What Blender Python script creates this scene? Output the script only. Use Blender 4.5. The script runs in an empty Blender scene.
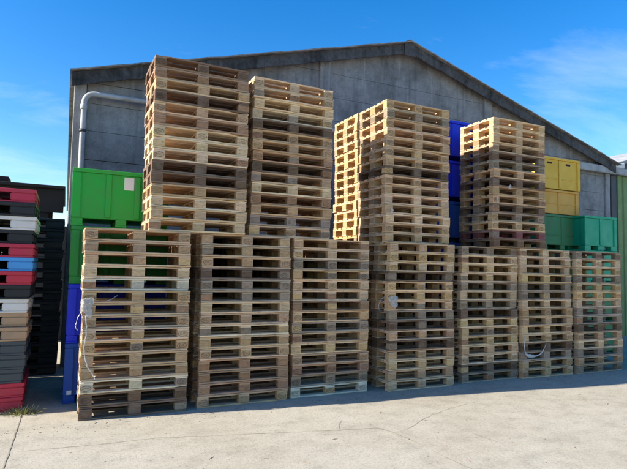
import bpy, bmesh, math, random
from mathutils import Vector, Matrix, noise

random.seed(7)
C = bpy.context.scene.collection
SC = bpy.context.scene

# ------------------------------------------------------------------ materials
def new_mat(name):
    m = bpy.data.materials.new(name)
    m.use_nodes = True
    nt = m.node_tree
    b = nt.nodes['Principled BSDF']
    return m, nt, b

def N(nt, typ, **kw):
    n = nt.nodes.new(typ)
    for k, v in kw.items():
        if k in n.inputs.keys():
            n.inputs[k].default_value = v
        else:
            setattr(n, k, v)
    return n

def ramp(nt, stops):
    r = nt.nodes.new('ShaderNodeValToRGB')
    e = r.color_ramp.elements
    while len(e) < len(stops):
        e.new(0.5)
    for el, (p, c) in zip(e, stops):
        el.position = p
        el.color = (c, c, c, 1) if not isinstance(c, tuple) else (*c, 1)
    return r

def mix(nt, blend, fac, a, b):
    m = nt.nodes.new('ShaderNodeMix')
    m.data_type = 'RGBA'
    m.blend_type = blend
    m.clamp_factor = True
    for sock, v in ((m.inputs[0], fac), (m.inputs[6], a), (m.inputs[7], b)):
        if hasattr(v, 'is_output'):
            nt.links.new(v, sock)
        elif isinstance(v, (int, float)):
            sock.default_value = v
        else:
            sock.default_value = (*v, 1) if len(v) == 3 else v
    return m.outputs[2]

def obj_coords(nt, scale=(1, 1, 1), rnd=True):
    tc = N(nt, 'ShaderNodeTexCoord')
    mp = N(nt, 'ShaderNodeMapping')
    mp.inputs['Scale'].default_value = scale
    nt.links.new(tc.outputs['Object'], mp.inputs['Vector'])
    if rnd:
        oi = N(nt, 'ShaderNodeObjectInfo')
        mm = N(nt, 'ShaderNodeMath', operation='MULTIPLY')
        mm.inputs[1].default_value = 57.0
        nt.links.new(oi.outputs['Random'], mm.inputs[0])
        cx = N(nt, 'ShaderNodeCombineXYZ')
        for k in 'XYZ':
            nt.links.new(mm.outputs[0], cx.inputs[k])
        nt.links.new(cx.outputs[0], mp.inputs['Location'])
    return mp.outputs['Vector']

def noise_tex(nt, vec, scale, detail=4, rough=0.55, dist=0.0):
    n = N(nt, 'ShaderNodeTexNoise')
    n.inputs['Scale'].default_value = scale
    n.inputs['Detail'].default_value = detail
    n.inputs['Roughness'].default_value = rough
    n.inputs['Distortion'].default_value = dist
    nt.links.new(vec, n.inputs['Vector'])
    return n.outputs['Fac']

def bump(nt, b, height, strength, distance=0.004):
    bp = N(nt, 'ShaderNodeBump')
    bp.inputs['Strength'].default_value = strength
    bp.inputs['Distance'].default_value = distance
    nt.links.new(height, bp.inputs['Height'])
    nt.links.new(bp.outputs[0], b.inputs['Normal'])

def wood_mat(name, ink=False, grain_scale=(2.2, 26, 26)):
    m, nt, b = new_mat(name)
    oi = N(nt, 'ShaderNodeObjectInfo')
    v = obj_coords(nt, grain_scale)
    vi = obj_coords(nt, (1, 1, 1))
    g = noise_tex(nt, v, 1.6, 6, 0.6, 0.6)
    gr = ramp(nt, [(0.28, 0.66), (0.5, 1.0), (0.72, 1.2)])
    nt.links.new(g, gr.inputs[0])
    col = mix(nt, 'MULTIPLY', 1.0, oi.outputs['Color'], gr.outputs[0])
    # weathering blotches: greyed patches and dark stains
    w = noise_tex(nt, vi, 5.5, 4, 0.6)
    wr = ramp(nt, [(0.5, 0.0), (0.72, 0.38)])
    nt.links.new(w, wr.inputs[0])
    col = mix(nt, 'MIX', wr.outputs[0], col, (0.30, 0.245, 0.19))
    s = noise_tex(nt, vi, 13, 5, 0.65, 0.4)
    sr = ramp(nt, [(0.6, 0.0), (0.72, 0.65)])
    nt.links.new(s, sr.inputs[0])
    col = mix(nt, 'MULTIPLY', sr.outputs[0], col, (0.36, 0.27, 0.21))
    if ink:
        k = noise_tex(nt, vi, 60, 3, 0.6)
        kr = ramp(nt, [(0.34, 0.15), (0.58, 0.88)])
        nt.links.new(k, kr.inputs[0])
        col = mix(nt, 'MIX', kr.outputs[0], col, (0.075, 0.045, 0.03))
    nt.links.new(col, b.inputs['Base Color'])
    b.inputs['Roughness'].default_value = 0.86
    b.inputs['Specular IOR Level'].default_value = 0.25
    bump(nt, b, g, 0.5, 0.003)
    return m

WOOD = wood_mat('weathered_pallet_timber')
BLOCKW = wood_mat('pallet_block_timber', grain_scale=(9, 9, 30))
INK = wood_mat('branded_stamp', ink=True)

def plastic_mat(name, col, rough=0.45, dirt=0.45, dirtcol=(0.16, 0.14, 0.12), spec=0.4):
    m, nt, b = new_mat(name)
    vi = obj_coords(nt, (1, 1, 1))
    n = noise_tex(nt, vi, 3.2, 6, 0.65, 0.3)
    r = ramp(nt, [(0.42, 0.0), (0.75, dirt)])
    nt.links.new(n, r.inputs[0])
    c = mix(nt, 'MIX', r.outputs[0], col, dirtcol)
    vs = obj_coords(nt, (14, 14, 1.2))
    n2 = noise_tex(nt, vs, 2.0, 4, 0.6)
    r2 = ramp(nt, [(0.55, 0.0), (0.78, dirt * 0.8)])
    nt.links.new(n2, r2.inputs[0])
    c = mix(nt, 'MIX', r2.outputs[0], c, tuple(0.7 * x + 0.12 * max(col) * (0.3 + 0.7 * x / max(col)) for x in col))
    nt.links.new(c, b.inputs['Base Color'])
    rr = ramp(nt, [(0.3, rough - 0.08), (0.7, min(1, rough + 0.25))])
    nt.links.new(n, rr.inputs[0])
    nt.links.new(rr.outputs[0], b.inputs['Roughness'])
    b.inputs['Specular IOR Level'].default_value = spec
    bump(nt, b, n, 0.15, 0.004)
    return m

def concrete_mat(name, base, blotch=0.5, scale=1.0, streaks=True):
    m, nt, b = new_mat(name)
    vi = obj_coords(nt, (1, 1, 1), rnd=False)
    n1 = noise_tex(nt, vi, 0.9 * scale, 6, 0.62, 0.4)
    n2 = noise_tex(nt, vi, 5.5 * scale, 6, 0.68)
    n3 = noise_tex(nt, vi, 45 * scale, 3, 0.6)
    r1 = ramp(nt, [(0.3, 1 - blotch), (0.5, 1.0), (0.72, 1 + 0.45 * blotch)])
    nt.links.new(n1, r1.inputs[0])
    r2 = ramp(nt, [(0.3, 1 - 0.55 * blotch), (0.55, 1.0), (0.75, 1 + 0.4 * blotch)])
    nt.links.new(n2, r2.inputs[0])
    r3 = ramp(nt, [(0.3, 0.86), (0.7, 1.1)])
    nt.links.new(n3, r3.inputs[0])
    c = mix(nt, 'MULTIPLY', 1.0, base, r1.outputs[0])
    c = mix(nt, 'MULTIPLY', 1.0, c, r2.outputs[0])
    c = mix(nt, 'MULTIPLY', 1.0, c, r3.outputs[0])
    if streaks:
        vs = obj_coords(nt, (3.5, 3.5, 0.22), rnd=False)
        n4 = noise_tex(nt, vs, 1.7, 5, 0.6, 0.25)
        r4 = ramp(nt, [(0.5, 0.0), (0.7, 0.6)])
        nt.links.new(n4, r4.inputs[0])
        c = mix(nt, 'MULTIPLY', r4.outputs[0], c, (0.4, 0.42, 0.45))
        n5 = noise_tex(nt, vs, 2.9, 4, 0.6)
        r5 = ramp(nt, [(0.6, 0.0), (0.74, 0.4)])
        nt.links.new(n5, r5.inputs[0])
        c = mix(nt, 'MIX', r5.outputs[0], c, tuple(min(0.6, 1.7 * x) for x in base))
    nt.links.new(c, b.inputs['Base Color'])
    b.inputs['Roughness'].default_value = 0.92
    b.inputs['Specular IOR Level'].default_value = 0.2
    bump(nt, b, n2, 0.35, 0.01)
    return m

def ground_mat():
    m, nt, b = new_mat('yard_concrete')
    tc = N(nt, 'ShaderNodeTexCoord')
    v = tc.outputs['Object']
    n1 = noise_tex(nt, v, 0.55, 6, 0.6, 0.3)
    n2 = noise_tex(nt, v, 4.0, 6, 0.7)
    n3 = noise_tex(nt, v, 38, 4, 0.7)
    n4 = noise_tex(nt, v, 150, 2, 0.5)
    base = ramp(nt, [(0.3, (0.385, 0.34, 0.262)), (0.52, (0.42, 0.38, 0.30)), (0.72, (0.45, 0.412, 0.335))])
    nt.links.new(n1, base.inputs[0])
    r2 = ramp(nt, [(0.3, 0.80), (0.5, 1.0), (0.72, 1.10)])
    nt.links.new(n2, r2.inputs[0])
    r3 = ramp(nt, [(0.30, 0.6), (0.46, 0.98), (0.75, 1.18)])
    nt.links.new(n3, r3.inputs[0])
    r4 = ramp(nt, [(0.3, 0.7), (0.7, 1.2)])
    nt.links.new(n4, r4.inputs[0])
    c = mix(nt, 'MULTIPLY', 1.0, base.outputs[0], r2.outputs[0])
    c = mix(nt, 'MULTIPLY', 0.8, c, r3.outputs[0])
    c = mix(nt, 'MULTIPLY', 0.8, c, r4.outputs[0])
    # dull tyre-worn and damp stains
    mp = N(nt, 'ShaderNodeMapping')
    mp.inputs['Scale'].default_value = (0.35, 1.5, 1)
    mp.inputs['Rotation'].default_value = (0, 0, 0.35)
    nt.links.new(v, mp.inputs['Vector'])
    n5 = noise_tex(nt, mp.outputs[0], 1.1, 5, 0.6, 0.6)
    r5 = ramp(nt, [(0.55, 0.0), (0.75, 0.5)])
    nt.links.new(n5, r5.inputs[0])
    c = mix(nt, 'MULTIPLY', r5.outputs[0], c, (0.68, 0.67, 0.66))
    # pock marks and small dark specks
    vo = N(nt, 'ShaderNodeTexVoronoi')
    vo.inputs['Scale'].default_value = 7.0
    nt.links.new(v, vo.inputs['Vector'])
    rv = ramp(nt, [(0.035, 0.55), (0.07, 0.0)])
    nt.links.new(vo.outputs['Distance'], rv.inputs[0])
    gate = ramp(nt, [(0.52, 0.0), (0.6, 1.0)])
    nt.links.new(n2, gate.inputs[0])
    fac = N(nt, 'ShaderNodeMath', operation='MULTIPLY')
    nt.links.new(rv.outputs[0], fac.inputs[0])
    nt.links.new(gate.outputs[0], fac.inputs[1])
    c = mix(nt, 'MIX', fac.outputs[0], c, (0.16, 0.13, 0.10))
    nt.links.new(c, b.inputs['Base Color'])
    b.inputs['Roughness'].default_value = 0.9
    b.inputs['Specular IOR Level'].default_value = 0.2
    ad = N(nt, 'ShaderNodeMath', operation='ADD')
    nt.links.new(n3, ad.inputs[0])
    nt.links.new(n4, ad.inputs[1])
    bump(nt, b, ad.outputs[0], 0.45, 0.004)
    return m

GROUND = ground_mat()
CONC = concrete_mat('precast_concrete', (0.25, 0.25, 0.245), 0.48)
CONC_L = concrete_mat('pale_concrete', (0.27, 0.27, 0.265), 0.4)
FASCIA = concrete_mat('weathered_fibre_cement', (0.085, 0.085, 0.085), 0.7, 2.2)
ROOFM = concrete_mat('fibre_cement_roof', (0.28, 0.27, 0.25), 0.5, 1.5)
JOINT = concrete_mat('joint_filler', (0.31, 0.27, 0.205), 0.5, 6, False)
PIPEM = plastic_mat('grey_pipe', (0.43, 0.44, 0.44), 0.55, 0.55)
BEAMM = concrete_mat('pale_edge_beam', (0.36, 0.37, 0.37), 0.35, 2.0)
GREENW = plastic_mat('olive_green_sheet', (0.15, 0.23, 0.075), 0.5, 0.25, (0.12, 0.14, 0.08))
DARKM = plastic_mat('dark_painted_timber', (0.02, 0.02, 0.021), 0.7, 0.35, (0.05, 0.045, 0.04), 0.2)
STEEL = plastic_mat('dark_steel', (0.05, 0.052, 0.055), 0.5, 0.3)

PL = {
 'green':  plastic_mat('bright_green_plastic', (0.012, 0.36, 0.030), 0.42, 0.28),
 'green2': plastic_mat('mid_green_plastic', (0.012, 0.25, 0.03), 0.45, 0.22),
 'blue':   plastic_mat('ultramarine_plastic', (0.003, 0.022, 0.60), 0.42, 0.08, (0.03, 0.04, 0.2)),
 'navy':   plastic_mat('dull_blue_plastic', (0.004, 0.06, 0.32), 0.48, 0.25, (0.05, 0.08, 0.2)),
 'yellow': plastic_mat('yellow_plastic', (0.72, 0.43, 0.035), 0.48, 0.25, (0.3, 0.2, 0.06)),
 'ochre':  plastic_mat('ochre_plastic', (0.66, 0.345, 0.05), 0.5, 0.3, (0.3, 0.2, 0.08)),
 'dgreen': plastic_mat('dull_green_plastic', (0.035, 0.20, 0.07), 0.52, 0.35),
 'teal':   plastic_mat('teal_green_plastic', (0.004, 0.32, 0.165), 0.42, 0.2, (0.03, 0.18, 0.10)),
 'red':    plastic_mat('red_plastic', (0.48, 0.02, 0.045), 0.45, 0.25),
 'crimson':plastic_mat('faded_red_plastic', (0.46, 0.022, 0.055), 0.5, 0.25),
 'black':  plastic_mat('black_plastic', (0.013, 0.014, 0.015), 0.5, 0.3, (0.05, 0.047, 0.044)),
 'grey':   plastic_mat('dark_grey_plastic', (0.052, 0.062, 0.068), 0.5, 0.35, (0.1, 0.095, 0.09)),
 'white':  plastic_mat('white_plastic', (0.66, 0.64, 0.60), 0.5, 0.35, (0.35, 0.3, 0.22)),
 'sky':    plastic_mat('light_blue_plastic', (0.06, 0.30, 0.66), 0.45, 0.2),
 'tan':    plastic_mat('tan_plastic', (0.40, 0.26, 0.15), 0.55, 0.35),
}
PAPER = plastic_mat('paper_sticker', (0.72, 0.72, 0.68), 0.7, 0.3, (0.45, 0.4, 0.3))

def film_mat():
    m, nt, b = new_mat('stretch_film')
    b.inputs['Base Color'].default_value = (0.7, 0.69, 0.66, 1)
    b.inputs['Roughness'].default_value = 0.32
    b.inputs['Subsurface Weight'].default_value = 0.0
    b.inputs['Transmission Weight'].default_value = 0.2
    b.inputs['Alpha'].default_value = 0.8
    b.inputs['IOR'].default_value = 1.1
    return m
FILM = film_mat()
def leaf_mat():
    m, nt, b = new_mat('weed_blade')
    vi = obj_coords(nt, (1, 1, 1))
    n = noise_tex(nt, vi, 22, 2)
    r = ramp(nt, [(0.35, (0.20, 0.22, 0.05)), (0.65, (0.46, 0.40, 0.15))])
    nt.links.new(n, r.inputs[0])
    nt.links.new(r.outputs[0], b.inputs['Base Color'])
    b.inputs['Roughness'].default_value = 0.7
    return m
LEAF = leaf_mat()

# ------------------------------------------------------------------ mesh helpers
def add_box(bm, x0, x1, y0, y1, z0, z1, mi=0):
    vs = [bm.verts.new((x, y, z)) for z in (z0, z1) for y in (y0, y1) for x in (x0, x1)]
    for q in ((0, 2, 3, 1), (4, 5, 7, 6), (0, 1, 5, 4), (2, 6, 7, 3), (0, 4, 6, 2), (1, 3, 7, 5)):
        bm.faces.new([vs[i] for i in q]).material_index = mi

def add_prism(bm, pts, y0, y1, mi=0):
    """polygon in the XZ plane extruded along Y"""
    a = [bm.verts.new((x, y0, z)) for x, z in pts]
    b = [bm.verts.new((x, y1, z)) for x, z in pts]
    fs = [bm.faces.new(a), bm.faces.new(b[::-1])]
    n = len(pts)
    for i in range(n):
        fs.append(bm.faces.new((a[(i + 1) % n], a[i], b[i], b[(i + 1) % n])))
    for f in fs:
        f.material_index = mi

def add_board(bm, length, x0, y0, y1, z0, z1, axis='x', seg=8, jit=0.003, rnd=random, chip=0.0):
    """A sawn board running along axis from x0, its faces slightly uneven (wane, chips, bow)."""
    rings = []
    c0 = rnd.randint(0, seg) if rnd.random() < chip else -9
    cd = rnd.uniform(.012, .035)
    bow = rnd.uniform(-1, 1) * jit
    for i in range(seg + 1):
        t = i / seg
        p = x0 + length * t
        d = bow * math.sin(math.pi * t)
        e = [rnd.uniform(-1, 1) * jit * 0.7 for _ in range(4)]
        ch = jit * rnd.choice((0, 0, 0, 1, 2.2))
        if c0 <= i <= c0 + 1:
            ch = cd
        ring = [(y0 + e[0] + ch, z0 + d * .25 + abs(e[2]) * .3), (y1 + e[1], z0 + d * .25), (y1 + e[2], z1 - abs(e[3]) * .4), (y0 + e[0] * .6 + (ch if ch == cd else 0), z1 - abs(e[3]) * .4 - min(ch, .008) * .5)]
        if axis == 'x':
            rings.append([bm.verts.new((p, a, b)) for a, b in ring])
        else:
            rings.append([bm.verts.new((a, p, b)) for a, b in ring])
    for r, s in zip(rings, rings[1:]):
        for k in range(4):
            bm.faces.new((r[k], s[k], s[(k + 1) % 4], r[(k + 1) % 4]))
    bm.faces.new(rings[0])
    bm.faces.new(rings[-1][::-1])

def add_tube(bm, pts, r, n=10, caps=True):
    pts = [Vector(p) for p in pts]
    rings = []
    up = Vector((0.13, 0.31, 0.94)).normalized()
    for i, p in enumerate(pts):
        d = (pts[min(i + 1, len(pts) - 1)] - pts[max(i - 1, 0)]).normalized()
        s = d.cross(up)
        if s.length < 0.05:
            s = d.cross(Vector((1, 0, 0)))
        s.normalize()
        t = s.cross(d)
        rr = r[i] if isinstance(r, (list, tuple)) else r
        rings.append([bm.verts.new(p + (s * math.cos(2 * math.pi * k / n) + t * math.sin(2 * math.pi * k / n)) * rr) for k in range(n)])
    for a, b in zip(rings, rings[1:]):
        for k in range(n):
            f = bm.faces.new((a[k], a[(k + 1) % n], b[(k + 1) % n], b[k]))
            f.smooth = True
    if caps:
        bm.faces.new(rings[0][::-1])
        bm.faces.new(rings[-1])

def add_ribbon(bm, pts, w, dirv, thick=0.0015, jit=0.0, rnd=random):
    """thin band of width w (list or number) along pts, its breadth lying along dirv"""
    pts = [Vector(p) for p in pts]
    dirv = Vector(dirv).normalized()
    ra = []
    for i, p in enumerate(pts):
        ww = w[i] if isinstance(w, (list, tuple)) else w
        d = (pts[min(i + 1, len(pts) - 1)] - pts[max(i - 1, 0)]).normalized()
        n = d.cross(dirv)
        n = n.normalized() if n.length > 1e-4 else Vector((0, 0, 1))
        j = Vector((rnd.uniform(-1, 1), rnd.uniform(-1, 1), rnd.uniform(-1, 1))) * jit
        a, b = p + dirv * ww / 2 + j, p - dirv * ww / 2 + j * 0.5
        ra.append([bm.verts.new(a + n * thick), bm.verts.new(b + n * thick), bm.verts.new(b - n * thick), bm.verts.new(a - n * thick)])
    for r, s in zip(ra, ra[1:]):
        for k in range(4):
            bm.faces.new((r[k], s[k], s[(k + 1) % 4], r[(k + 1) % 4])).smooth = True
    bm.faces.new(ra[0])
    bm.faces.new(ra[-1][::-1])

def finish(bm, bevel=0.0, segs=1):
    bmesh.ops.recalc_face_normals(bm, faces=bm.faces[:])
    if bevel:
        es = [e for e in bm.edges if len(e.link_faces) == 2 and e.calc_face_angle(0) > 0.6]
        bmesh.ops.bevel(bm, geom=es, offset=bevel, segments=segs, affect='EDGES', clamp_overlap=True)
    return bm

def mesh(name, bm, mats, bevel=0.0, segs=1):
    finish(bm, bevel, segs)
    me = bpy.data.meshes.new(name)
    bm.to_mesh(me)
    bm.free()
    for m in (mats if isinstance(mats, (list, tuple)) else [mats]):
        me.materials.append(m)
    return me

def obj(name, me, parent=None, loc=(0, 0, 0), rot=(0, 0, 0)):
    o = bpy.data.objects.new(name, me)
    C.objects.link(o)
    o.parent = parent
    o.location = loc
    o.rotation_euler = rot
    return o

def tag(o, label=None, cat=None, group=None, kind=None):
    for k, v in (('label', label), ('category', cat), ('group', group), ('kind', kind)):
        if v:
            o[k] = v
    return o

def thing(name, label, cat, loc=(0, 0, 0), rz=0.0, group=None):
    o = bpy.data.objects.new(name, None)
    o.empty_display_size = 0.2
    C.objects.link(o)
    o.location = loc
    o.rotation_euler = (0, 0, rz)
    return tag(o, label, cat, group)

# ------------------------------------------------------------------ camera
F_PX, YAW, PITCH, ROLL, CAMH = 521.015288, 0.443004956, 0.0676410716, 0.0203754160, 1.72772532
cy, sy, cp, sp = math.cos(YAW), math.sin(YAW), math.cos(PITCH), math.sin(PITCH)
fwd = Vector((sy * cp, cy * cp, sp))
right = Vector((cy, -sy, 0))
up = right.cross(fwd)
r_ = right * math.cos(ROLL) + up * math.sin(ROLL)
u_ = -right * math.sin(ROLL) + up * math.cos(ROLL)
cam = bpy.data.cameras.new('camera')
co = bpy.data.objects.new('camera', cam)
C.objects.link(co)
M = Matrix((r_, u_, -fwd)).transposed().to_4x4()
M.translation = (0, 0, CAMH)
co.matrix_world = M
cam.sensor_fit = 'HORIZONTAL'
cam.sensor_width = 36
cam.lens = F_PX / 627 * 36
cam.clip_end = 2000
SC.camera = co

# ------------------------------------------------------------------ light and sky
EL, AZ_OFF = math.radians(31.0), math.radians(7.4)
d = Vector((math.cos(EL) * math.cos(AZ_OFF), -math.cos(EL) * math.sin(AZ_OFF), -math.sin(EL)))
sun = bpy.data.lights.new('sun', 'SUN')
sun.energy = 4.8
sun.angle = math.radians(0.53)
sun.color = (1.0, 0.93, 0.81)
so = bpy.data.objects.new('sun', sun)
C.objects.link(so)
so.rotation_euler = d.to_track_quat('-Z', 'Y').to_euler()
so.location = (-20, 8, 15)

w = bpy.data.worlds.new('World')
SC.world = w
w.use_nodes = True
nt = w.node_tree
bg = nt.nodes['Background']
sky = N(nt, 'ShaderNodeTexSky')
sky.sky_type = 'NISHITA'
sky.sun_disc = False
sky.sun_elevation = EL
sky.sun_rotation = math.radians(360 - 82.6)
sky.air_density = 1.0
sky.dust_density = 0.35
sky.ozone_density = 2.2
hs = N(nt, 'ShaderNodeHueSaturation')
hs.inputs['Saturation'].default_value = 1.45
hs.inputs['Value'].default_value = 1.1
hs.inputs['Hue'].default_value = 0.506
nt.links.new(sky.outputs[0], hs.inputs['Color'])
tc = N(nt, 'ShaderNodeTexCoord')
sep = N(nt, 'ShaderNodeSeparateXYZ')
nt.links.new(tc.outputs['Generated'], sep.inputs[0])
zz = N(nt, 'ShaderNodeMath', operation='ADD'); zz.inputs[1].default_value = 0.16
nt.links.new(sep.outputs['Z'], zz.inputs[0])
zm = N(nt, 'ShaderNodeMath', operation='MAXIMUM'); zm.inputs[1].default_value = 0.05
nt.links.new(zz.outputs[0], zm.inputs[0])
dx = N(nt, 'ShaderNodeMath', operation='DIVIDE'); dy = N(nt, 'ShaderNodeMath', operation='DIVIDE')
nt.links.new(sep.outputs['X'], dx.inputs[0]); nt.links.new(zm.outputs[0], dx.inputs[1])
nt.links.new(sep.outputs['Y'], dy.inputs[0]); nt.links.new(zm.outputs[0], dy.inputs[1])
cxyz = N(nt, 'ShaderNodeCombineXYZ')
nt.links.new(dx.outputs[0], cxyz.inputs['X']); nt.links.new(dy.outputs[0], cxyz.inputs['Y'])
mp = N(nt, 'ShaderNodeMapping')
mp.inputs['Scale'].default_value = (0.75, 1.5, 1)
mp.inputs['Rotation'].default_value = (0, 0, 0.5)
mp.inputs['Location'].default_value = (3.1, 1.7, 0)
nt.links.new(cxyz.outputs[0], mp.inputs['Vector'])
cn = noise_tex(nt, mp.outputs[0], 1.5, 8, 0.62, 0.5)

def lobe(vec, p0, p1):
    dt = N(nt, 'ShaderNodeVectorMath', operation='DOT_PRODUCT')
    dt.inputs[1].default_value = Vector(vec).normalized()
    nt.links.new(tc.outputs['Generated'], dt.inputs[0])
    r = ramp(nt, [(p0, 0.0), (p1, 1.0)])
    nt.links.new(dt.outputs['Value'], r.inputs[0])
    return r.outputs[0]
def pxdir(px, py):
    return (fwd + r_ * (px - 313.5) / F_PX - u_ * (py - 234.5) / F_PX).normalized()
l1 = lobe(pxdir(640, 135), 0.968, 1.0)
l2 = lobe(pxdir(10, 185), 0.975, 0.9995)
sm = N(nt, 'ShaderNodeMath', operation='MAXIMUM')
nt.links.new(l1, sm.inputs[0]); nt.links.new(l2, sm.inputs[1])
thr = N(nt, 'ShaderNodeMath', operation='MULTIPLY_ADD')
thr.inputs[1].default_value = 0.24; thr.inputs[2].default_value = -0.16
nt.links.new(sm.outputs[0], thr.inputs[0])
ca = N(nt, 'ShaderNodeMath', operation='ADD')
nt.links.new(cn, ca.inputs[0]); nt.links.new(thr.outputs[0], ca.inputs[1])
cr = ramp(nt, [(0.46, 0.0), (0.92, 0.32)])
nt.links.new(ca.outputs[0], cr.inputs[0])
skyc = mix(nt, 'MIX', cr.outputs[0], hs.outputs[0], (6.2, 6.6, 7.0))
nt.links.new(skyc, bg.inputs['Color'])
bg.inputs['Strength'].default_value = 0.105

SC.view_settings.view_transform = 'Standard'
SC.view_settings.look = 'None'
SC.view_settings.gamma = 1
SC.view_settings.use_curve_mapping = False
SC.view_settings.exposure = 1.12

# ------------------------------------------------------------------ ground
bm = bmesh.new()
G = 400
vs = [bm.verts.new(p) for p in ((-G, -G, 0), (G, -G, 0), (G, G, 0), (-G, G, 0))]
bm.faces.new(vs)
ground = tag(obj('ground', mesh('ground', bm, GROUND)), kind='structure')

rc = random.Random(3)
def crack(pts, w, name='ground_crack'):
    out = []
    for a, b in zip(pts, pts[1:]):
        a, b = Vector((*a, 0)), Vector((*b, 0))
        n = max(2, int((b - a).length / 0.07))
        for i in range(n):
            p = a.lerp(b, i / n)
            j = 0.012 if w < 0.02 else 0.004
            out.append((p.x + rc.uniform(-j, j), p.y + rc.uniform(-j, j)))
    out.append(pts[-1])
    bm = bmesh.new()
    L, R = [], []
    for i, p in enumerate(out):
        q0, q1 = out[max(i - 1, 0)], out[min(i + 1, len(out) - 1)]
        t = Vector((q1[0] - q0[0], q1[1] - q0[1])).normalized()
        ww = w * rc.uniform(0.15, 0.55) * (0.25 if i in (0, len(out) - 1) else 1)
        L.append(bm.verts.new((p[0] - t.y * ww / 2, p[1] + t.x * ww / 2, 0.004)))
        R.append(bm.verts.new((p[0] + t.y * ww / 2, p[1] - t.x * ww / 2, 0.004)))
    for i in range(len(out) - 1):
        bm.faces.new((L[i], R[i], R[i + 1], L[i + 1]))
    o = obj(name, mesh(name, bm, JOINT), ground)
    return o
crack([(-0.385, 9.5), (-0.37, 6.5), (-0.39, 5.2), (-0.40, 1.0)], 0.026, 'expansion_joint')
crack([(-0.30, 5.60), (0.04, 5.57), (0.5, 5.54), (0.95, 5.52), (1.6, 5.36), (2.35, 5.18), (2.76, 5.07), (3.2, 4.99), (3.28, 4.73), (3.31, 4.3), (3.31, 4.07), (3.32, 3.66), (3.5, 2.9)], 0.014)
crack([(3.29, 4.76), (3.6, 4.9), (3.94, 5.12), (4.53, 5.37), (5.1, 5.5)], 0.012)
crack([(2.77, 5.08), (2.86, 5.25), (2.97, 5.41)], 0.010)
crack([(4.04, 4.51), (4.10, 4.1), (4.02, 3.76)], 0.009)
crack([(6.2, 5.2), (7.0, 4.9), (7.4, 4.4)], 0.010)

# ------------------------------------------------------------------ wooden pallets
PW, PD, PH, PITCHZ = 1.2, 0.8, 0.1435, 0.144
TONE = {   # light linear albedos per pallet condition, one darkened as painted shade: (colour, wording)
 'L': ((0.71, 0.475, 0.265), ['pale pine', 'clean light', 'fresh pale']),
 'W': ((0.73, 0.60, 0.425), ['whitish', 'bleached whitish']),
 'Y': ((0.67, 0.43, 0.20), ['honey yellow', 'warm yellowish']),
 'T': ((0.58, 0.36, 0.185), ['tan', 'used tan', 'brownish tan']),
 'R': ((0.45, 0.245, 0.13), ['reddish brown', 'rusty brown']),
 'G': ((0.36, 0.26, 0.175), ['weathered grey', 'greyed']),
 'D': ((0.20, 0.12, 0.07), ['dark brown', 'dark stained']),
 'Q': ((0.12, 0.075, 0.045), ['dark']),  # rear row timber below its own tone, shade painted in
 'X': ((0.26, 0.085, 0.075), ['dull red stained']),
}
DX = [-0.6, -0.0725, 0.455]             # left edges of the three block columns (145 mm wide)
DECK_Y = [(0, .145), (.18875, .28875), (.3275, .4725), (.51125, .61125), (.655, .8)]

deck_meshes, runner_meshes, runner_mid = [], [], []
rp = random.Random(21)
for k in range(10):
    bm = bmesh.new()
    for (a, b) in DECK_Y:
        add_board(bm, 1.2 - rp.uniform(0, .012), -0.6 + rp.uniform(0, .008), a + rp.uniform(-.004, .004), b + rp.uniform(-.003, .003), 0.1225, 0.1435, 'x', 14, 0.0042, rp, 0.35)
    for x in DX:
        add_board(bm, 0.8 - rp.uniform(0.004, .01), rp.uniform(0.002, .006), x + rp.uniform(0.001, .004), x + .145 - rp.uniform(0.001, .004), 0.1005, 0.1222, 'y', 7, 0.0022, rp)
    deck_meshes.append(mesh('deck', bm, WOOD, 0.002))
    bm = bmesh.new()
    add_board(bm, 1.2 - rp.uniform(0, .012), -0.6 + rp.uniform(0, .008), 0, .1, 0, 0.0218, 'x', 14, 0.0042, rp, 0.35)
    runner_meshes.append(mesh('bottom_board', bm, WOOD, 0.003))
bm = bmesh.new()
add_board(bm, 1.2, -0.6, 0, .145, 0, 0.0218, 'x', 9, 0.002, rp)
mid_runner = mesh('bottom_board', bm, WOOD, 0.003)

def text_polys(s, size):
    cu = bpy.data.curves.new('stamp_text', 'FONT')
    cu.body = s
    cu.size = size
    cu.align_x = 'CENTER'
    cu.align_y = 'CENTER'
    cu.resolution_u = 2
    to = bpy.data.objects.new('stamp_text', cu)
    C.objects.link(to)
    dg = bpy.context.evaluated_depsgraph_get()
    me = bpy.data.meshes.new_from_object(to.evaluated_get(dg))
    v = [(p.co.x, p.co.y) for p in me.vertices]
    f = [list(p.vertices) for p in me.polygons]
    bpy.data.objects.remove(to)
    bpy.data.curves.remove(cu)
    bpy.data.meshes.remove(me)
    return v, f

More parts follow.
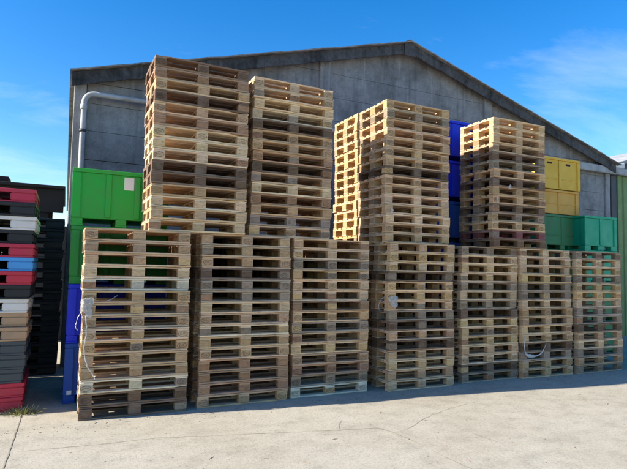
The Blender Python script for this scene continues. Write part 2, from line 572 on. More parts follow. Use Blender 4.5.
def block_mesh(dy, stamp=None, seed=0):
    rr = random.Random(seed)
    bm = bmesh.new()
    add_box(bm, 0.0025, .1425, 0.004, dy - 0.004, 0.0222, 0.1002)
    for v in bm.verts:
        v.co += Vector((rr.uniform(-.002, .002), rr.uniform(-.002, .002), 0))
    finish(bm, 0.0025)
    if stamp:
        tv, tf = text_polys(stamp, 0.036)
        ox, oz, oy = 0.0725 + rr.uniform(-.006, .006), 0.061 + rr.uniform(-.003, .003), 0.0008
        vs = [bm.verts.new((ox + x, oy, oz + z)) for x, z in tv]
        for f in tf:
            try:
                bm.faces.new([vs[i] for i in f]).material_index = 1
            except ValueError:
                pass
        n = 28
        ring = [[bm.verts.new((ox + (a) * math.cos(2 * math.pi * i / n), oy, oz + (b) * math.sin(2 * math.pi * i / n))) for i in range(n)] for a, b in ((.058, .031), (.051, .025))]
        for i in range(n):
            bm.faces.new((ring[0][i], ring[0][(i + 1) % n], ring[1][(i + 1) % n], ring[1][i])).material_index = 1
    else:   # nail heads
        for x in (0.035, 0.11):
            for z in (0.04, 0.082):
                cx_, cz_ = x + rr.uniform(-.01, .01), z + rr.uniform(-.006, .006)
                n = 6
                bm.faces.new([bm.verts.new((cx_ + .004 * math.cos(2 * math.pi * i / n), 0.0008, cz_ + .004 * math.sin(2 * math.pi * i / n))) for i in range(n)]).material_index = 1
    me = bpy.data.meshes.new('block')
    bm.to_mesh(me)
    bm.free()
    me.materials.append(BLOCKW)
    me.materials.append(INK)
    return me

B_PLAIN = [block_mesh(0.1, None, s) for s in (1, 2, 3)]
B_EUR = [block_mesh(0.1, 'EUR', s) for s in (4, 5)]
B_EPAL = [block_mesh(0.1, 'EPAL', s) for s in (6, 7)]
B_MID = [block_mesh(0.145, None, s) for s in (8, 9)]

def pallet_proto():
    t = thing('wooden_pallet', 'wooden pallet', 'pallet')
    obj('deck', deck_meshes[0], t)
    for y, me in ((0.0, runner_meshes[0]), (.3275, mid_runner), (.7, runner_meshes[1])):
        obj('bottom_board', me, t, (0, y, 0))
    for x in DX:
        obj('block', B_PLAIN[0], t, (x, 0, 0))
        obj('block', B_MID[0], t, (x, .3275, 0))
        obj('block', B_PLAIN[1], t, (x, .7, 0))
    return t
PROTO = pallet_proto()
PROTO_KIDS = list(PROTO.children)
first_used = [False]

def jc(c, amt, rr):
    k = 1 + rr.uniform(-amt, amt)
    return (min(.85, c[0] * k * (1 + rr.uniform(-.03, .03))), min(.85, c[1] * k), min(.85, c[2] * k * (1 + rr.uniform(-.06, .06))), 1)

def place_pallet(loc, rz, tone, rr, label, group):
    if not first_used[0]:
        first_used[0] = True
        t, kids = PROTO, PROTO_KIDS
    else:
        t = PROTO.copy()
        C.objects.link(t)
        kids = []
        for ch in PROTO_KIDS:
            c = ch.copy()
            C.objects.link(c)
            c.parent = t
            kids.append(c)
    t.location = loc
    t.rotation_euler = (rr.uniform(-.0012, .0012), rr.uniform(-.0012, .0012), rz)
    t['label'] = label
    t['group'] = group
    base = TONE[tone][0]
    pc = jc(base, 0.12, rr)
    # boards grey with weather more than the blocks do
    g = rr.uniform(0.05, 0.4)
    lum = (pc[0] + pc[1] + pc[2]) / 3
    board = tuple(pc[i] * (1 - g) + (lum * (1.40, 1.16, 0.86)[i]) * g for i in range(3))
    stamped = rr.random() < 0.55
    for c in kids:
        nm = c.name.split('.')[0]
        if nm == 'deck':
            c.data = rr.choice(deck_meshes)
            c.color = jc(board, 0.08, rr)
        elif nm == 'bottom_board':
            if abs(c.location.y - .3275) > 0.01:
                c.data = rr.choice(runner_meshes)
            c.color = jc(tuple(x * 1.08 for x in board), 0.14, rr)
        else:
            odd = rr.random()
            col = pc if odd < 0.86 else (TONE['R'][0] if odd < 0.91 else (TONE['Y'][0] if odd < .96 else TONE['G'][0]))
            k_ = 0.80 if c.location.y < 0.01 else 0.62    # blocks are darker than the boards; inner ones darkened more, as painted shade
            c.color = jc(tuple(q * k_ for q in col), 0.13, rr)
            if c.location.y < 0.01:
                if not stamped or rr.random() < 0.2:
                    c.data = rr.choice(B_PLAIN)
                elif c.location.x > 0.3:
                    c.data = rr.choice(B_EUR)
                elif c.location.x < -0.3:
                    c.data = rr.choice(B_EPAL)
                else:
                    c.data = rr.choice(B_EPAL if rr.random() < .6 else B_PLAIN)
            elif c.location.y < 0.5:
                c.data = rr.choice(B_MID)
            else:
                c.data = rr.choice(B_PLAIN)
    return t

ORD = ['bottom', 'second', 'third', 'fourth', 'fifth', 'sixth', 'seventh', 'eighth', 'ninth', 'tenth', 'eleventh', 'twelfth', 'thirteenth', 'fourteenth', 'topmost']
VIS = 'wooden pallets in the tall stacks'
REAR = 'wooden pallets in the dim rear row'

def stack(x, y, z, tones, where, seed, lean=(0, 0), shared=None):
    """tones: top to bottom. Two half-drifts keep the pile from looking ruled."""
    rr = random.Random(seed)
    sx = rr.uniform(-.006, .006)
    seqs = tones[::-1]
    off = 0.0
    for i, tn in enumerate(seqs):
        if rr.random() < 0.25:
            off = rr.uniform(-.02, .02)
        t = i / 14
        px = x + 0.6 + off + rr.uniform(-.009, .009) + lean[0] * t
        py = y + rr.uniform(-.013, .013) + lean[1] * t
        word = rr.choice(TONE[tn][1])
        if shared:
            lab, grp = shared, REAR
        else:
            if i == 0:
                lab = f'{word} wooden pallet at the very bottom of {where}'
            elif i == 14:
                lab = f'{word} wooden pallet lying topmost on {where}'
            elif i >= 11:
                lab = f'{word} wooden pallet, {ORD[14 - i]} from the top of {where}'
            else:
                lab = f'{word} wooden pallet, {ORD[i]} from the bottom of {where}'
            grp = VIS
        place_pallet((px, py, z + 0.0006 + i * PITCHZ), rr.uniform(-.010, .010), tn, rr, lab, grp)

Z1 = 15 * PITCHZ
stack(0.203, 6.439, 0, 'TTTLWTTTLTTTWDD', 'the leftmost ground stack', 1, (-0.012, 0))
stack(1.549, 6.486, 0, 'TTTDGGLTLTTRRRT', 'the second ground stack from left', 2)
stack(2.812, 6.535, 0, 'TLGTLLRTGTYTRGW', 'the third ground stack from left', 3)
stack(4.285, 6.405, 0, 'TYLDYYTGDTDTYTL', 'the middle ground stack of seven', 4)
stack(5.674, 6.448, 0, 'GLYTGLGDYTYTLDG', 'the third ground stack from right', 5)
stack(6.904, 6.393, 0, 'LLTYGGLTTYYDGTT', 'the second ground stack from right', 6)
stack(8.177, 6.340, 0, 'GLYGYYLGGDTLGTG', 'the rightmost ground stack', 7)
stack(0.885, 6.442, Z1, 'DRTDTRLLLDDTLLL', 'the leftmost upper stack', 8)
stack(2.177, 6.545, Z1, 'LLLLDTTRDTLRTGT', 'the second upper stack from left', 9)
stack(4.250, 6.490, Z1, 'YGTTTTTDTTLTLTT', 'the upper stack left of blue crates', 10)
stack(6.268, 6.382, Z1, 'YYTTDGTDTTDGTXD', 'the rightmost upper stack', 11)
stack(4.250, 7.345, Z1, 'YYYYYYYYYYYYYYY', 'the sunlit stack in the rear row', 12)
stack(4.250, 7.345, 0, 'QQQQQQQQQQQQQQQ', '', 13, shared='wooden pallet with shade-darkened colour in the rear row behind the middle ground stack')
stack(2.800, 7.370, 0, 'QQQQQQQQQQQQQQQ', '', 14, shared='added wooden pallet with shade-darkened colour in the rear row behind the third ground stack')  # added stack that keeps the gaps in front of it dark
stack(1.510, 7.370, 0, 'QQQQQQQQQQQQQQQ', '', 15, shared='added wooden pallet with shade-darkened colour in the rear row behind the second ground stack')  # likewise added, to darken the see-through gaps

# ------------------------------------------------------------------ plastic pallet boxes (bins)
def bin_meshes(W, D, H, style, fz):
    """open-topped box: walls and floor, corner post, vertical and cross ribs, rim, full-depth skid"""
    t = 0.03
    def one(name, *boxes, bev=0.004):
        bm = bmesh.new()
        for q in boxes:
            add_box(bm, *q)
        return mesh(name, bm, [], bev, 2 if bev > .006 else 1)
    m = {}
    m['body'] = one('body', (0.02, W - 0.02, 0.02, 0.02 + t, fz, H - 0.05), (0.02, W - 0.02, D - 0.02 - t, D - 0.02, fz, H - 0.05),
                    (0.02, 0.02 + t, 0.02 + t, D - 0.02 - t, fz, H - 0.05), (W - 0.02 - t, W - 0.02, 0.02 + t, D - 0.02 - t, fz, H - 0.05),
                    (0.02 + t, W - 0.02 - t, 0.02 + t, D - 0.02 - t, fz, fz + 0.03))
    pw = 0.11
    m['post'] = one('corner_post', (0, pw, 0, pw, fz, H - 0.05), bev=0.012)
    m['rib'] = one('rib', (-0.035, 0.035, 0.004, 0.0195, fz + 0.02, H - 0.052), bev=0.005)
    m['side'] = one('rib', (0.004, 0.0195, -0.035, 0.035, fz + 0.02, H - 0.052), bev=0.005)
    r = 0.055
    m['rim'] = one('rim', (-0.003, W + 0.003, -0.003, r, H - 0.0495, H), (-0.003, W + 0.003, D - r, D + 0.003, H - 0.0495, H),
                   (-0.003, r, r, D - r, H - 0.0495, H), (W - r, W + 0.003, r, D - r, H - 0.0495, H))
    fw = 0.14 if style != 'c' else 0.20
    if fz > 0.05:
        m['skid'] = one('skid', (0, fw, 0.012, D - 0.012, 0.0, 0.0284), *[(0.004, fw - 0.004, y, y + 0.14, 0.0282, fz - 0.0005) for y in (0.012, D / 2 - 0.07, D - 0.152)])
    m['cross'] = one('cross_rib', (0, 1, 0.008, 0.0193, fz + 0.20, fz + 0.225))
    return m, fw, pw

BIN_CACHE = {}
NX = {'a': [0.36, 0.66], 'b': [0.5], 'c': [0.5], 'd': [0.46]}
def make_bin(x, y, z, W, D, H, colour, style, label, group, sticker=None, slots=False, rz=0.0, fz=0.10):
    key = (W, D, H, style, colour)
    if key not in BIN_CACHE:
        BIN_CACHE[key] = bin_meshes(W, D, H, style, fz)
        for me in BIN_CACHE[key][0].values():
            me.materials.append(PL[colour])
    m, fw, pw = BIN_CACHE[key]
    t = thing('plastic_crate', label, 'crate', (x, y, z + 0.001), rz, group)
    body = obj('body', m['body'], t)
    for px in (0, W - pw):
        for py in (0, D - pw):
            obj('corner_post', m['post'], t, (px, py, 0))
    fx = NX[style]
    for f in fx:
        obj('rib', m['rib'], body, (W * f, 0, 0))
    for f in (0.36, 0.64):
        obj('rib', m['side'], body, (0, D * f, 0))
        obj('rib', m['side'], body, (W - 0.0235, D * f, 0))
    if style in 'bd':
        for a, b in zip([pw] + [W * f + .035 for f in fx], [W * f - .035 for f in fx] + [W - pw]):
            o = obj('cross_rib', m['cross'], body, (a + 0.002, 0, 0))
            o.scale = (b - a - 0.004, 1, 1)
    obj('rim', m['rim'], t)
    if fz > 0.05:
        for q in (0.0, W / 2 - fw / 2, W - fw):
            obj('skid', m['skid'], t, (q, 0, 0))
    if sticker:
        sx, sz = sticker
        bm = bmesh.new()
        add_box(bm, sx, sx + 0.125, 0.0165, 0.0185, sz, sz + 0.17)
        o = obj('sticker', mesh('sticker', bm, PAPER), body)
        o['label'] = 'blank whitish paper sticker'
    if slots:
        for f in slots:
            bm = bmesh.new()
            add_box(bm, W * f - 0.07, W * f + 0.07, 0.0165, 0.019, H - 0.145, H - 0.105)
            obj('hand_hole', mesh('hand_hole', bm, DARKM, 0.001), body)
    return t

HB = 0.757
GB = 'plastic crates stacked behind the pallets'
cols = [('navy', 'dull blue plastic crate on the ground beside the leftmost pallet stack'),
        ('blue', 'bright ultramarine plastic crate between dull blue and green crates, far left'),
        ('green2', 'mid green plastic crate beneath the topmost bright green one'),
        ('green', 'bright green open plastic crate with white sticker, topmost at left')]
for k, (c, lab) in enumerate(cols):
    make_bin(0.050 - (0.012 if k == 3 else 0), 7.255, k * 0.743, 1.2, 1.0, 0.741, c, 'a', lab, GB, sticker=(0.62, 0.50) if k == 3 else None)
for o in [q for q in C.objects if q.get('label') == cols[0][1]]:
    for sx in (0.04, 0.15):  # pale patches painted as light showing through small holes
        bm = bmesh.new()
        add_box(bm, sx, sx + 0.055, -0.004, -0.0005, 0.115, 0.165)
        obj('hole_light_patch', mesh('hole_light_patch', bm, PAPER, 0.001), o)
blue_l = ['dull blue plastic crate at the bottom of the blue crate column',
          'dull blue plastic crate, second up in the blue crate column',
          'dull blue plastic crate, third up in the blue crate column',
          'dull blue plastic crate, fourth up in the blue column, beside rightmost upper stack',
          'bright ultramarine plastic crate, second from top of the blue crate column',
          'bright ultramarine plastic crate topmost of the blue column between upper pallet stacks']
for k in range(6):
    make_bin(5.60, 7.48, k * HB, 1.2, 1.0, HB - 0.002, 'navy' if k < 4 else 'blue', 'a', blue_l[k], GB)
for k in range(6):  # added unseen column, blocks the sun from the teal crates
    make_bin(6.86, 7.46, k * HB, 1.2, 1.0, HB - 0.002, 'navy', 'a', 'added dull blue plastic crate, unseen sun blocker behind the rightmost upper stack', 'unseen blue crates added to block sun')
for k in range(3):
    make_bin(9.13, 7.87, k * HB, 1.2, 1.0, HB - 0.002, 'dgreen', 'b',
             ['dull green plastic crate standing on the ground under the yellow crates',
              'dull green plastic crate second up under the yellow crates',
              'dull green plastic crate third up under the yellow crates'][k], GB)
make_bin(9.13, 7.87, 3 * HB, 1.2, 1.0, HB - 0.002, 'dgreen', 'b', 'dull green plastic crate right below the ochre crate, left of teal crates', GB)
make_bin(9.14, 7.89, 4 * HB, 1.14, 0.98, 0.54, 'ochre', 'd', 'ochre yellow plastic crate between the green crate and yellow crate', GB, fz=0.02)
make_bin(9.12, 7.87, 4 * HB + 0.542, 1.2, 1.0, 0.70, 'yellow', 'd', 'yellow plastic crate with dark hand holes, topmost at right', GB, slots=(0.2, 0.68), fz=0.02)
for k in range(4):
    make_bin(10.05, 7.58, k * HB, 1.06, 1.0, HB - 0.006, 'teal' if k > 1 else 'dgreen', 'c',
             ['dull green plastic crate on the ground behind the rightmost pallet stack',
              'dull green plastic crate second up behind the rightmost pallet stack',
              'teal green plastic crate just below the topmost teal crate',
              'teal green plastic crate topmost above the rightmost pallet stack'][k], GB)

# ------------------------------------------------------------------ coloured plastic pallets at left
HP = 0.164
bm = bmesh.new()
rw = 0.045
Wp, Dp = 1.2, 1.0
for y0, y1 in ((0, .05), (Dp - .05, Dp)):
    add_box(bm, 0, Wp, y0, y1, HP - 0.046, HP - 0.002)
for x0, x1 in ((0, .05), (Wp - .05, Wp)):
    add_box(bm, x0, x1, .0502, Dp - .0502, HP - 0.046, HP - 0.002)
add_box(bm, .0502, Wp - .0502, .0502, Dp - .0502, HP - 0.028, HP - 0.008)
for k in range(1, 8):
    add_box(bm, Wp * k / 8 - .012, Wp * k / 8 + .012, .0503, Dp - .0503, HP - 0.044, HP - 0.0282)
pp_deck = mesh('deck', bm, PL['black'], 0.004)
def pp_foot(wx, wy):
    bm = bmesh.new()
    add_box(bm, 0, wx, 0, wy, 0.022, HP - 0.0465)
    return mesh('foot', bm, PL['black'], 0.012, 2)
foot_a, foot_b = pp_foot(0.27, 0.16), pp_foot(0.16, 0.16)
bm = bmesh.new()
add_box(bm, 0.01, Wp - 0.01, 0.004, 0.15, 0, 0.0215)
pp_run = mesh('runner', bm, PL['black'], 0.004)

def plastic_pallet(x, y, z, rz, colour, label, group):
    t = thing('plastic_pallet', label, 'pallet', (x, y, z), rz, group)
    kids = [obj('deck', pp_deck, t)]
    for fy in (0.002, 0.42, 0.838):
        kids.append(obj('runner', pp_run, t, (0, fy, 0)))
        for fx, me in ((0.002, foot_a), (0.52, foot_b), (0.928, foot_a)):
            kids.append(obj('foot', me, t, (fx, fy, 0)))
    for o in kids:
        o.material_slots[0].link = 'OBJECT'
        o.material_slots[0].material = PL[colour]
    return t
seq = [('crimson', 'faded red plastic pallet lying topmost on the coloured stack at left'),
       ('black', 'black plastic pallet just below the topmost red one at left'),
       ('white', 'off white plastic pallet between two black ones near the stack top'),
       ('black', 'black plastic pallet below the upper white one, above a red one'),
       ('crimson', 'red plastic pallet lying directly on the light blue one'),
       ('sky', 'light blue plastic pallet, the only blue one in its stack'),
       ('red', 'red plastic pallet directly under the light blue one'),
       ('black', 'black plastic pallet lying directly on the lower white one'),
       ('white', 'white plastic pallet lying on the tan pallets at left'),
       ('tan', 'tan pallet directly below the lower white one, upper of two'),
       ('tan', 'tan pallet lying on dark grey pallets, lower of two'),
       ('grey', 'dark grey plastic pallet directly under the tan pallets'),
       ('grey', 'dark grey plastic pallet, middle one of three above the red ones'),
       ('grey', 'dark grey plastic pallet lying directly on the two red ones'),
       ('red', 'red plastic pallet second from the ground in the left stack'),
       ('red', 'red plastic pallet on the ground beside the weed at left')]
rl = random.Random(5)
for i, (c, lab) in enumerate(seq[::-1]):
    lean = -0.035 * (1 - i / 15)
    plastic_pallet(-1.545 + lean + rl.uniform(-.014, .014), 7.10 + rl.uniform(-.015, .015), 0.0008 + i * HP, rl.uniform(-.012, .012), c, lab, 'coloured plastic pallets stacked at left')
for i in range(15):
    plastic_pallet(-1.238 + rl.uniform(-.012, .012), 9.25 + rl.uniform(-.02, .02), 0.0008 + i * HP, rl.uniform(-.01, .01), 'black',
                   'black plastic pallet in the dim stack behind the coloured pallets', 'black plastic pallets stacked in the shade')
for i in range(15):  # stack added so the coloured pallets' openings look dark
    plastic_pallet(-1.72 + rl.uniform(-.02, .02), 8.16 + rl.uniform(-.01, .01), 0.0008 + i * HP, 0, 'black',
                   'added black plastic pallet darkening the openings of the coloured pallets', 'black plastic pallets added to darken openings')
def black_crate(x, y, k, lab):
    make_bin(x, y, k * 0.655, 1.2, 1.0, 0.65, 'black', 'a', lab, 'black crates under the canopy')
for k in range(4):
    black_crate(-1.195, 13.3, k, ['black crate on the ground under the dark canopy', 'black crate second up under the dark canopy', 'black crate third up under the dark canopy', 'black crate topmost under the dark canopy, below the sky gap'][k])

# ------------------------------------------------------------------ canopy at far left
can = thing('canopy', 'dark open canopy beyond the coloured plastic pallets at left', 'canopy', (-6, 14.0, 0))
bm = bmesh.new()
add_box(bm, -3.0, 5.90, 0.0, 0.08, 2.98, 3.55)
obj('fascia', mesh('fascia', bm, DARKM, 0.006), can)
bm = bmesh.new()
add_prism(bm, [(-3.1, 3.553), (5.92, 3.553), (5.92, 3.62), (-3.1, 3.62)], -0.15, 4.2)
obj('roof', mesh('roof', bm, DARKM, 0.01), can)
for x, y in ((5.32, 0.081), (1.8, 0.081), (-2.0, 0.081), (5.32, 3.9), (1.8, 3.9), (-2.0, 3.9)):
    bm = bmesh.new()
    add_box(bm, x, x + 0.26, y, y + 0.2, 0, 3.55)
    obj('post', mesh('post', bm, DARKM, 0.01), can)
bm = bmesh.new()
add_box(bm, 4.0, 4.70, 0.1, 0.7, 3.621, 3.78)
obj('roof_hatch', mesh('roof_hatch', bm, DARKM, 0.01), can)

# ------------------------------------------------------------------ the gabled warehouse
YW = 10.0
XL, XR, XM = 0.02, 14.33, 7.05
def roof_z(x):
    if x <= XM:
        return 5.10 + (x + 0.05) * (7.10 - 5.10) / (XM + 0.05)
    return 7.10 - (x - XM) * (7.10 - 5.01) / (14.36 - XM)
wh = thing('warehouse', 'grey concrete warehouse with low gable roof behind the pallet stacks', 'building', (0, 0, 0))
def clip_roof(x0, x1, z0, z1, drop=0.12):
    """rectangle clipped by the underside of the gable"""
    xs = sorted(set([x0, x1] + ([XM] if x0 < XM < x1 else [])))
    top = []
    for a, b in zip(xs, xs[1:]):
        n = 40
        for i in range(n + 1):
            x = a + (b - a) * i / n
            top.append((x, min(z1, roof_z(x) - drop)))
    out = []
    for p in top:
        if p[1] > z0 + 1e-4 and (not out or abs(out[-1][0] - p[0]) > 1e-6):
            out.append(p)
    if len(out) < 2:
        return None
    # thin out collinear points
    keep = [out[0]]
    for i in range(1, len(out) - 1):
        a, b, c = keep[-1], out[i], out[i + 1]
        if abs((b[0] - a[0]) * (c[1] - a[1]) - (c[0] - a[0]) * (b[1] - a[1])) > 1e-5:
            keep.append(b)
    keep.append(out[-1])
    return [(keep[0][0], z0)] + keep + [(keep[-1][0], z0)]
bm = bmesh.new()
cols_x = [0.10, 4.93, 9.62, 14.22]
ck = random.Random(9)
z = 0.0
zs = [0, 0.9, 1.8, 2.7, 3.6, 4.12, 4.62, 5.0, 5.52, 6.06, 7.2]
for a, b in zip(cols_x, cols_x[1:]):
    for z0, z1 in zip(zs, zs[1:]):
        pts = clip_roof(a + 0.11, b - 0.11, z0 + 0.004, z1 - 0.004)
        if pts:
            o = ck.uniform(0, 0.012)
            add_prism(bm, pts, YW + o, YW + 0.10 + o)
obj('wall', mesh('wall', bm, CONC, 0.005), wh)
bm = bmesh.new()
pts = clip_roof(XL + 0.02, XR - 0.02, 0, 8, 0.16)
add_prism(bm, pts, YW + 0.125, YW + 0.25)
for x0, x1 in ((XL, XL + 0.15), (XR - 0.15, XR)):
    add_box(bm, x0, x1, YW + 0.26, YW + 26, 0, 4.9)
obj('backing_wall', mesh('backing_wall', bm, CONC), wh)
for k, x in enumerate(cols_x):
    hw = 0.125 if 0 < k < 3 else 0.10
    bm = bmesh.new()
    pts = clip_roof(x - hw, x + hw, 0, 8, 0.10)
    add_prism(bm, pts, YW - 0.05, YW + 0.12)
    obj('pilaster', mesh('pilaster', bm, CONC_L, 0.012), wh)
# verge: overlapping short boards with uneven lower and upper edges
for side in (0, 1):
    bm = bmesh.new()
    if side == 0:
        a, b = -0.05, XM - 0.09
    else:
        a, b = XM + 0.09, 14.37
    n = 6
    for i in range(n):
        x0, x1 = a + (b - a) * i / n, a + (b - a) * (i + 1) / n
        o = (0.0 if i % 2 else 0.012)
        m = 7
        lo = [(x0 + (x1 - x0) * k / m - 0.0 , roof_z(x0 + (x1 - x0) * k / m) - 0.27 + ck.uniform(-.012, .012)) for k in range(m + 1)]
        hi = [(x0 + (x1 - x0) * k / m, roof_z(x0 + (x1 - x0) * k / m) - 0.028) for k in range(m, -1, -1)]
        add_prism(bm, lo + hi, YW - 0.20 - o, YW - 0.165 - o)
    obj('bargeboard', mesh('bargeboard', bm, FASCIA, 0.004), wh)
bm = bmesh.new()
add_prism(bm, [(XM - 0.16, roof_z(XM - .16) - 0.31), (XM + 0.16, roof_z(XM + .16) - 0.31), (XM + 0.16, roof_z(XM + .16) + 0.02), (XM, 7.15), (XM - 0.16, roof_z(XM - .16) + 0.02)], YW - 0.24, YW - 0.213)
obj('ridge_cap', mesh('ridge_cap', bm, FASCIA, 0.006), wh)
for side in (0, 1):    # corrugated roof sheets, seen edge-on along the verge
    bm = bmesh.new()
    a, b = (-0.08, XM) if side == 0 else (XM, 14.50)
    nseg, ny = 30, 8
    top = []
    rows = []
    ys = [YW - 0.29, YW - 0.19, YW + 0.5, YW + 6, YW + 13, YW + 19.5, YW + 26]
    for y in ys:
        row = []
        for i in range(nseg + 1):
            x = a + (b - a) * i / nseg
            zt = roof_z(x) + 0.006 * (1 if i % 5 == 0 else -0.2) + (ck.uniform(-.006, .006) if y < YW else 0)
            row.append((bm.verts.new((x, y, zt)), bm.verts.new((x, y, zt - 0.024))))
        rows.append(row)
    for r0, r1 in zip(rows, rows[1:]):
        for i in range(nseg):
            bm.faces.new((r0[i][0], r0[i + 1][0], r1[i + 1][0], r1[i][0]))
            bm.faces.new((r0[i][1], r1[i][1], r1[i + 1][1], r0[i + 1][1]))
    for i in range(nseg):
        for row in (rows[0], rows[-1]):
            bm.faces.new((row[i][0], row[i][1], row[i + 1][1], row[i + 1][0]))
    for r0, r1 in zip(rows, rows[1:]):
        for i in (0, nseg):
            bm.faces.new((r0[i][0], r0[i][1], r1[i][1], r1[i][0]))
    obj('roof', mesh('roof', bm, ROOFM), wh)

# rain pipe along the facade with an elbow and a downpipe at the left corner
pipe = thing('drain_pipe', 'pale grey drain pipe turning down the left corner of the warehouse', 'pipe', (0, 0, 0))
bm = bmesh.new()
pts = [(12.6, YW - 0.15, 4.72), (9, YW - 0.15, 4.73), (5, YW - 0.15, 4.74), (0.34, YW - 0.15, 4.75)]
for k in range(1, 8):
    t = math.pi / 2 * k / 8
    pts.append((0.34 - 0.17 * math.sin(t), YW - 0.15, 4.75 - 0.17 * (1 - math.cos(t))))
pts += [(0.17, YW - 0.15, 4.56), (0.165, YW - 0.15, 3.9), (0.165, YW - 0.15, 2.2), (0.165, YW - 0.15, 0.02)]
add_tube(bm, pts, 0.046, 14)
obj('tube', mesh('tube', bm, PIPEM), pipe)
for z in (4.05, 2.4):
    bm = bmesh.new()
    add_tube(bm, [(0.165, YW - 0.15, z), (0.165, YW - 0.15, z + 0.05)], 0.058, 14)
    add_box(bm, 0.15, 0.18, YW - 0.085, YW - 0.052, z + 0.01, z + 0.04)
    obj('bracket', mesh('bracket', bm, STEEL), pipe)
for z in (3.2, 4.45):
    bm = bmesh.new()
    add_tube(bm, [(0.166, YW - 0.15, z), (0.166, YW - 0.15, z + 0.09)], 0.056, 14)
    obj('coupling', mesh('coupling', bm, PIPEM, 0.003), pipe)
for x in (1.4, 6.0, 11.0):
    bm = bmesh.new()
    add_tube(bm, [(x, YW - 0.15, 4.7465 - 0.0028 * x), (x + 0.05, YW - 0.15, 4.7465 - 0.0028 * x)], 0.058, 14)
    add_box(bm, x + .01, x + .04, YW - 0.085, YW - 0.002, 4.70, 4.73)
    obj('bracket', mesh('bracket', bm, STEEL), pipe)

# ------------------------------------------------------------------ green annex at the right
an = thing('annex', 'olive green metal annex at the right end of the warehouse', 'building', (0, 0, 0))
bm = bmesh.new()
xs = 14.66
x = xs
prof = []
while x < 24:
    prof += [(x, YW - 0.04), (x + 0.17, YW - 0.04), (x + 0.19, YW - 0.012), (x + 0.25, YW - 0.012)]
    x += 0.27
v0 = [bm.verts.new((p[0], p[1], 0.0)) for p in prof]
v1 = [bm.verts.new((p[0], p[1], 4.69)) for p in prof]
w0 = [bm.verts.new((p[0], YW + 0.05, 0.0)) for p in (prof[0], prof[-1])]
w1 = [bm.verts.new((p[0], YW + 0.05, 4.69)) for p in (prof[0], prof[-1])]
for i in range(len(prof) - 1):
    bm.faces.new((v0[i], v0[i + 1], v1[i + 1], v1[i]))
bm.faces.new((w0[0], v0[0], v1[0], w1[0])); bm.faces.new((v0[-1], w0[1], w1[1], v1[-1])); bm.faces.new((w0[1], w0[0], w1[0], w1[1]))
obj('wall', mesh('wall', bm, GREENW), an)
bm = bmesh.new()
add_box(bm, 14.40, 14.64, YW - 0.02, YW + 0.16, 0, 4.68)
obj('door_post', mesh('door_post', bm, STEEL, 0.01), an)
bm = bmesh.new()
add_box(bm, 12.7, 24, YW - 0.16, YW - 0.055, 4.70, 4.90)
obj('edge_beam', mesh('edge_beam', bm, BEAMM, 0.01), an)
bm = bmesh.new()
add_prism(bm, [(14.85, 5.12), (19.7, 6.55), (24.6, 5.12), (24.6, 5.0), (19.7, 6.43), (14.85, 5.0)], YW + 0.2, YW + 18)
obj('roof', mesh('roof', bm, BEAMM, 0.01), an)
bm = bmesh.new()
add_prism(bm, [(14.95, 4.905), (24.5, 4.905), (24.5, 4.99), (19.7, 6.40), (14.95, 4.99)], YW + 0.45, YW + 0.6)
obj('gable', mesh('gable', bm, STEEL), an)
bm = bmesh.new()
add_box(bm, 14.40, 14.85, YW - 0.15, YW + 0.18, 4.905, 5.06)
obj('gutter_end', mesh('gutter_end', bm, PAPER, 0.02), an)

# ------------------------------------------------------------------ weed at the joint
rw_ = random.Random(11)
weed = thing('weed', 'dry yellowish weed tuft growing from the joint beside red pallets', 'weed', (-0.37, 6.98, 0))
bm = bmesh.new()
for k in range(320):
    a = rw_.uniform(0, 2 * math.pi)
    r0 = rw_.uniform(0, 0.11)
    L = rw_.uniform(0.03, 0.14)
    tilt = rw_.uniform(0.35, 1.35)
    p0 = Vector((r0 * math.cos(a) * 1.8, r0 * math.sin(a), 0.004))
    dr = Vector((math.cos(a) * math.sin(tilt) * 1.3, math.sin(a) * math.sin(tilt), math.cos(tilt)))
    sd = Vector((-math.sin(a), math.cos(a), rw_.uniform(-.3, .3)))
    wd = rw_.uniform(0.002, 0.005)
    p1 = p0 + dr * L * 0.55
    p2 = p0 + dr * L + Vector((0, 0, -0.25 * L))
    p2.z = max(p2.z, 0.006)
    vs = [bm.verts.new(q) for q in (p0 - sd * wd * .5, p0 + sd * wd * .5, p1 + sd * wd, p2, p1 - sd * wd)]
    bm.faces.new(vs)
obj('leaves', mesh('leaves', bm, LEAF), weed)

# ------------------------------------------------------------------ film, straps and scraps
rf = random.Random(17)
def crumple(cx, cy, cz, w, h, seed, corner=None, n=0):
    """a torn, creased scrap of film: irregular outline, sharp wrinkles, folded round a corner if there is one"""
    bm = bmesh.new()
    na, nr = 36, 9
    def pt(a, r):
        R = 0.5 * (1 + 0.9 * noise.noise(Vector((math.cos(a) * 0.9 + seed * 3.3, math.sin(a) * 0.9, seed * 1.9))) + 0.10 * noise.noise(Vector((math.cos(a) * 4, math.sin(a) * 4, seed))))
        x = cx + w * R * r * math.cos(a)
        z = cz + h * R * r * math.sin(a)
        q = Vector((x * 21 + seed, z * 15, seed * 1.7))
        d = 0.006 + 0.030 * abs(noise.noise(q)) + 0.012 * abs(noise.noise(q * 2.7))
        if corner is not None and x < corner:
            return bm.verts.new((corner - d, cy + (corner - x) * 1.2, z))
        return bm.verts.new((x, cy - d, z))
    c = pt(0, 0)
    rings = [[pt(2 * math.pi * i / na, k / nr) for i in range(na)] for k in range(1, nr + 1)]
    for i in range(na):
        bm.faces.new((c, rings[0][i], rings[0][(i + 1) % na]))
    for r0, r1 in zip(rings, rings[1:]):
        for i in range(na):
            bm.faces.new((r0[i], r1[i], r1[(i + 1) % na], r0[(i + 1) % na]))
    bmesh.ops.solidify(bm, geom=bm.faces[:], thickness=0.0008)
    return bm
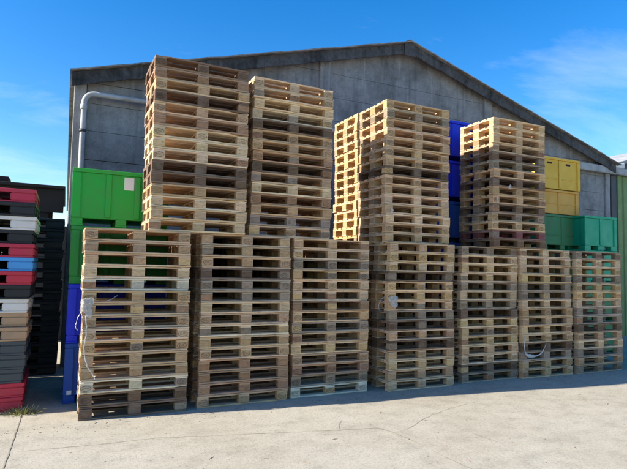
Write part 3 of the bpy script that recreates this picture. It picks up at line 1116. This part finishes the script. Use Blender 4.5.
def strap(pts, w, dirv, jit=0.004):
    bm = bmesh.new()
    P = [Vector(p) for p in pts]
    out = []
    for a in range(len(P) - 1):
        p0, p1, p2, p3 = P[max(a - 1, 0)], P[a], P[a + 1], P[min(a + 2, len(P) - 1)]
        for k in range(7):
            t = k / 7
            out.append(0.5 * ((2 * p1) + (-p0 + p2) * t + (2 * p0 - 5 * p1 + 4 * p2 - p3) * t * t + (-p0 + 3 * p1 - 3 * p2 + p3) * t ** 3))
    out.append(P[-1])
    add_ribbon(bm, out, w, dirv, 0.0012, jit, rf)
    return bm
f1 = thing('film_scrap', 'torn white stretch film clinging to leftmost ground stack, strap hanging down', 'film', (0.2, 6.42, 1.2))
o = obj('sheet', mesh('sheet', crumple(0.245, 6.428, 1.25, 0.15, 0.21, 3, 0.2), FILM), f1, (-0.2, -6.42, -1.2))
o = obj('strap', mesh('strap', strap([(0.235, 6.40, 1.16), (0.25, 6.395, 0.98), (0.235, 6.40, 0.8), (0.27, 6.395, 0.62), (0.34, 6.40, 0.50), (0.36, 6.40, 0.45)], 0.010, (1, 0, .2)), FILM), f1, (-0.2, -6.42, -1.2))
o = obj('strap', mesh('strap', strap([(0.185, 6.45, 1.2), (0.150, 6.45, 1.12), (0.140, 6.45, 1.03), (0.165, 6.45, 1.0)], 0.03, (0, 1, .2)), FILM), f1, (-0.2, -6.42, -1.2))
f2 = obj('film_scrap', mesh('film_scrap', strap([(0.44, 6.44, 1.322), (0.50, 6.425, 1.345), (0.54, 6.43, 1.375), (0.57, 6.45, 1.385)], 0.02, (0.2, 1, .3)), FILM))
tag(f2, 'small white curled film scrap inside the leftmost ground stack', 'film')
f3 = thing('film_scrap', 'white stretch film scrap on the left corner of the middle ground stack', 'film', (4.28, 6.41, 1.3))
obj('sheet', mesh('sheet', crumple(4.345, 6.396, 1.30, 0.16, 0.13, 5, 4.28), FILM), f3, (-4.28, -6.41, -1.3))
obj('strap', mesh('strap', strap([(4.24, 6.46, 1.36), (4.19, 6.5, 1.30), (4.17, 6.52, 1.22), (4.18, 6.52, 1.16)], 0.05, (0.5, 1, 0)), FILM), f3, (-4.28, -6.41, -1.3))
f4 = obj('film_band', mesh('film_band', strap([(6.945, 6.375, 0.69), (6.935, 6.372, 0.55), (6.95, 6.37, 0.42), (7.04, 6.365, 0.375), (7.18, 6.36, 0.365), (7.32, 6.365, 0.41), (7.40, 6.37, 0.50), (7.44, 6.378, 0.56)], [0.04 + 0.02 * math.sin(i * .37) for i in range(50)], (0.4, 0, 1), 0.005), FILM))
tag(f4, 'loose translucent film band looping low on the second ground stack from right', 'film')
for (x, y, z, s, lab) in ((6.60, 6.36, 3.16, 4, 'small white film scrap in an opening of the rightmost upper stack'),
                          (6.33, 6.365, 2.93, 5, 'small white film scrap on the left front block of rightmost upper stack'),
                          (4.33, 6.455, 2.63, 6, 'white paper scrap on a left block of the upper stack beside blue crates')):
    o = obj('film_scrap', mesh('film_scrap', crumple(x, y, z, 0.055, 0.075, s), FILM))
    tag(o, lab, 'film')
hose = obj('hose', mesh('hose', (lambda b: (add_tube(b, [(9.60, 6.62, 0.02), (9.62, 6.60, 0.25), (9.585, 6.58, 0.42), (9.52, 6.55, 0.55), (9.44, 6.52, 0.63), (9.40, 6.50, 0.66)], 0.011, 8), b)[1])(bmesh.new()), PAPER))
tag(hose, 'thin pale strap curling at the right side of the rightmost ground stack', 'strap')

# ------------------------------------------------------------------ grit and splinters on the yard
rg = random.Random(31)
bm = bmesh.new()
for k in range(1500):
    if k < 600:
        x, y = rg.uniform(-0.6, 9.5), 6.35 - abs(rg.gauss(0, 0.16))
    else:
        x, y = rg.uniform(-2.5, 10), rg.uniform(2.6, 6.4)
    r = rg.uniform(0.0015, 0.006) * (1.5 if rg.random() < .06 else 1)
    el = rg.uniform(1, 1.6) if rg.random() < .8 else rg.uniform(3, 9)
    a = rg.uniform(0, 6.28)
    ca, sa = math.cos(a), math.sin(a)
    base = [bm.verts.new((x + ca * u * r * el - sa * v * r, y + sa * u * r * el + ca * v * r, 0.0)) for u, v in ((-1, -.7), (.8, -1), (1, .8), (-.7, 1))]
    top = bm.verts.new((x + rg.uniform(-.3, .3) * r, y, r * rg.uniform(.5, 1.0) + .001))
    for i in range(4):
        bm.faces.new((base[i], base[(i + 1) % 4], top))
grit = obj('grit', mesh('grit', bm, concrete_mat('grit_and_splinters', (0.27, 0.21, 0.14), 0.6, 8, False)))
tag(grit, 'loose grit and wood splinters strewn over the yard', 'grit', kind='stuff')
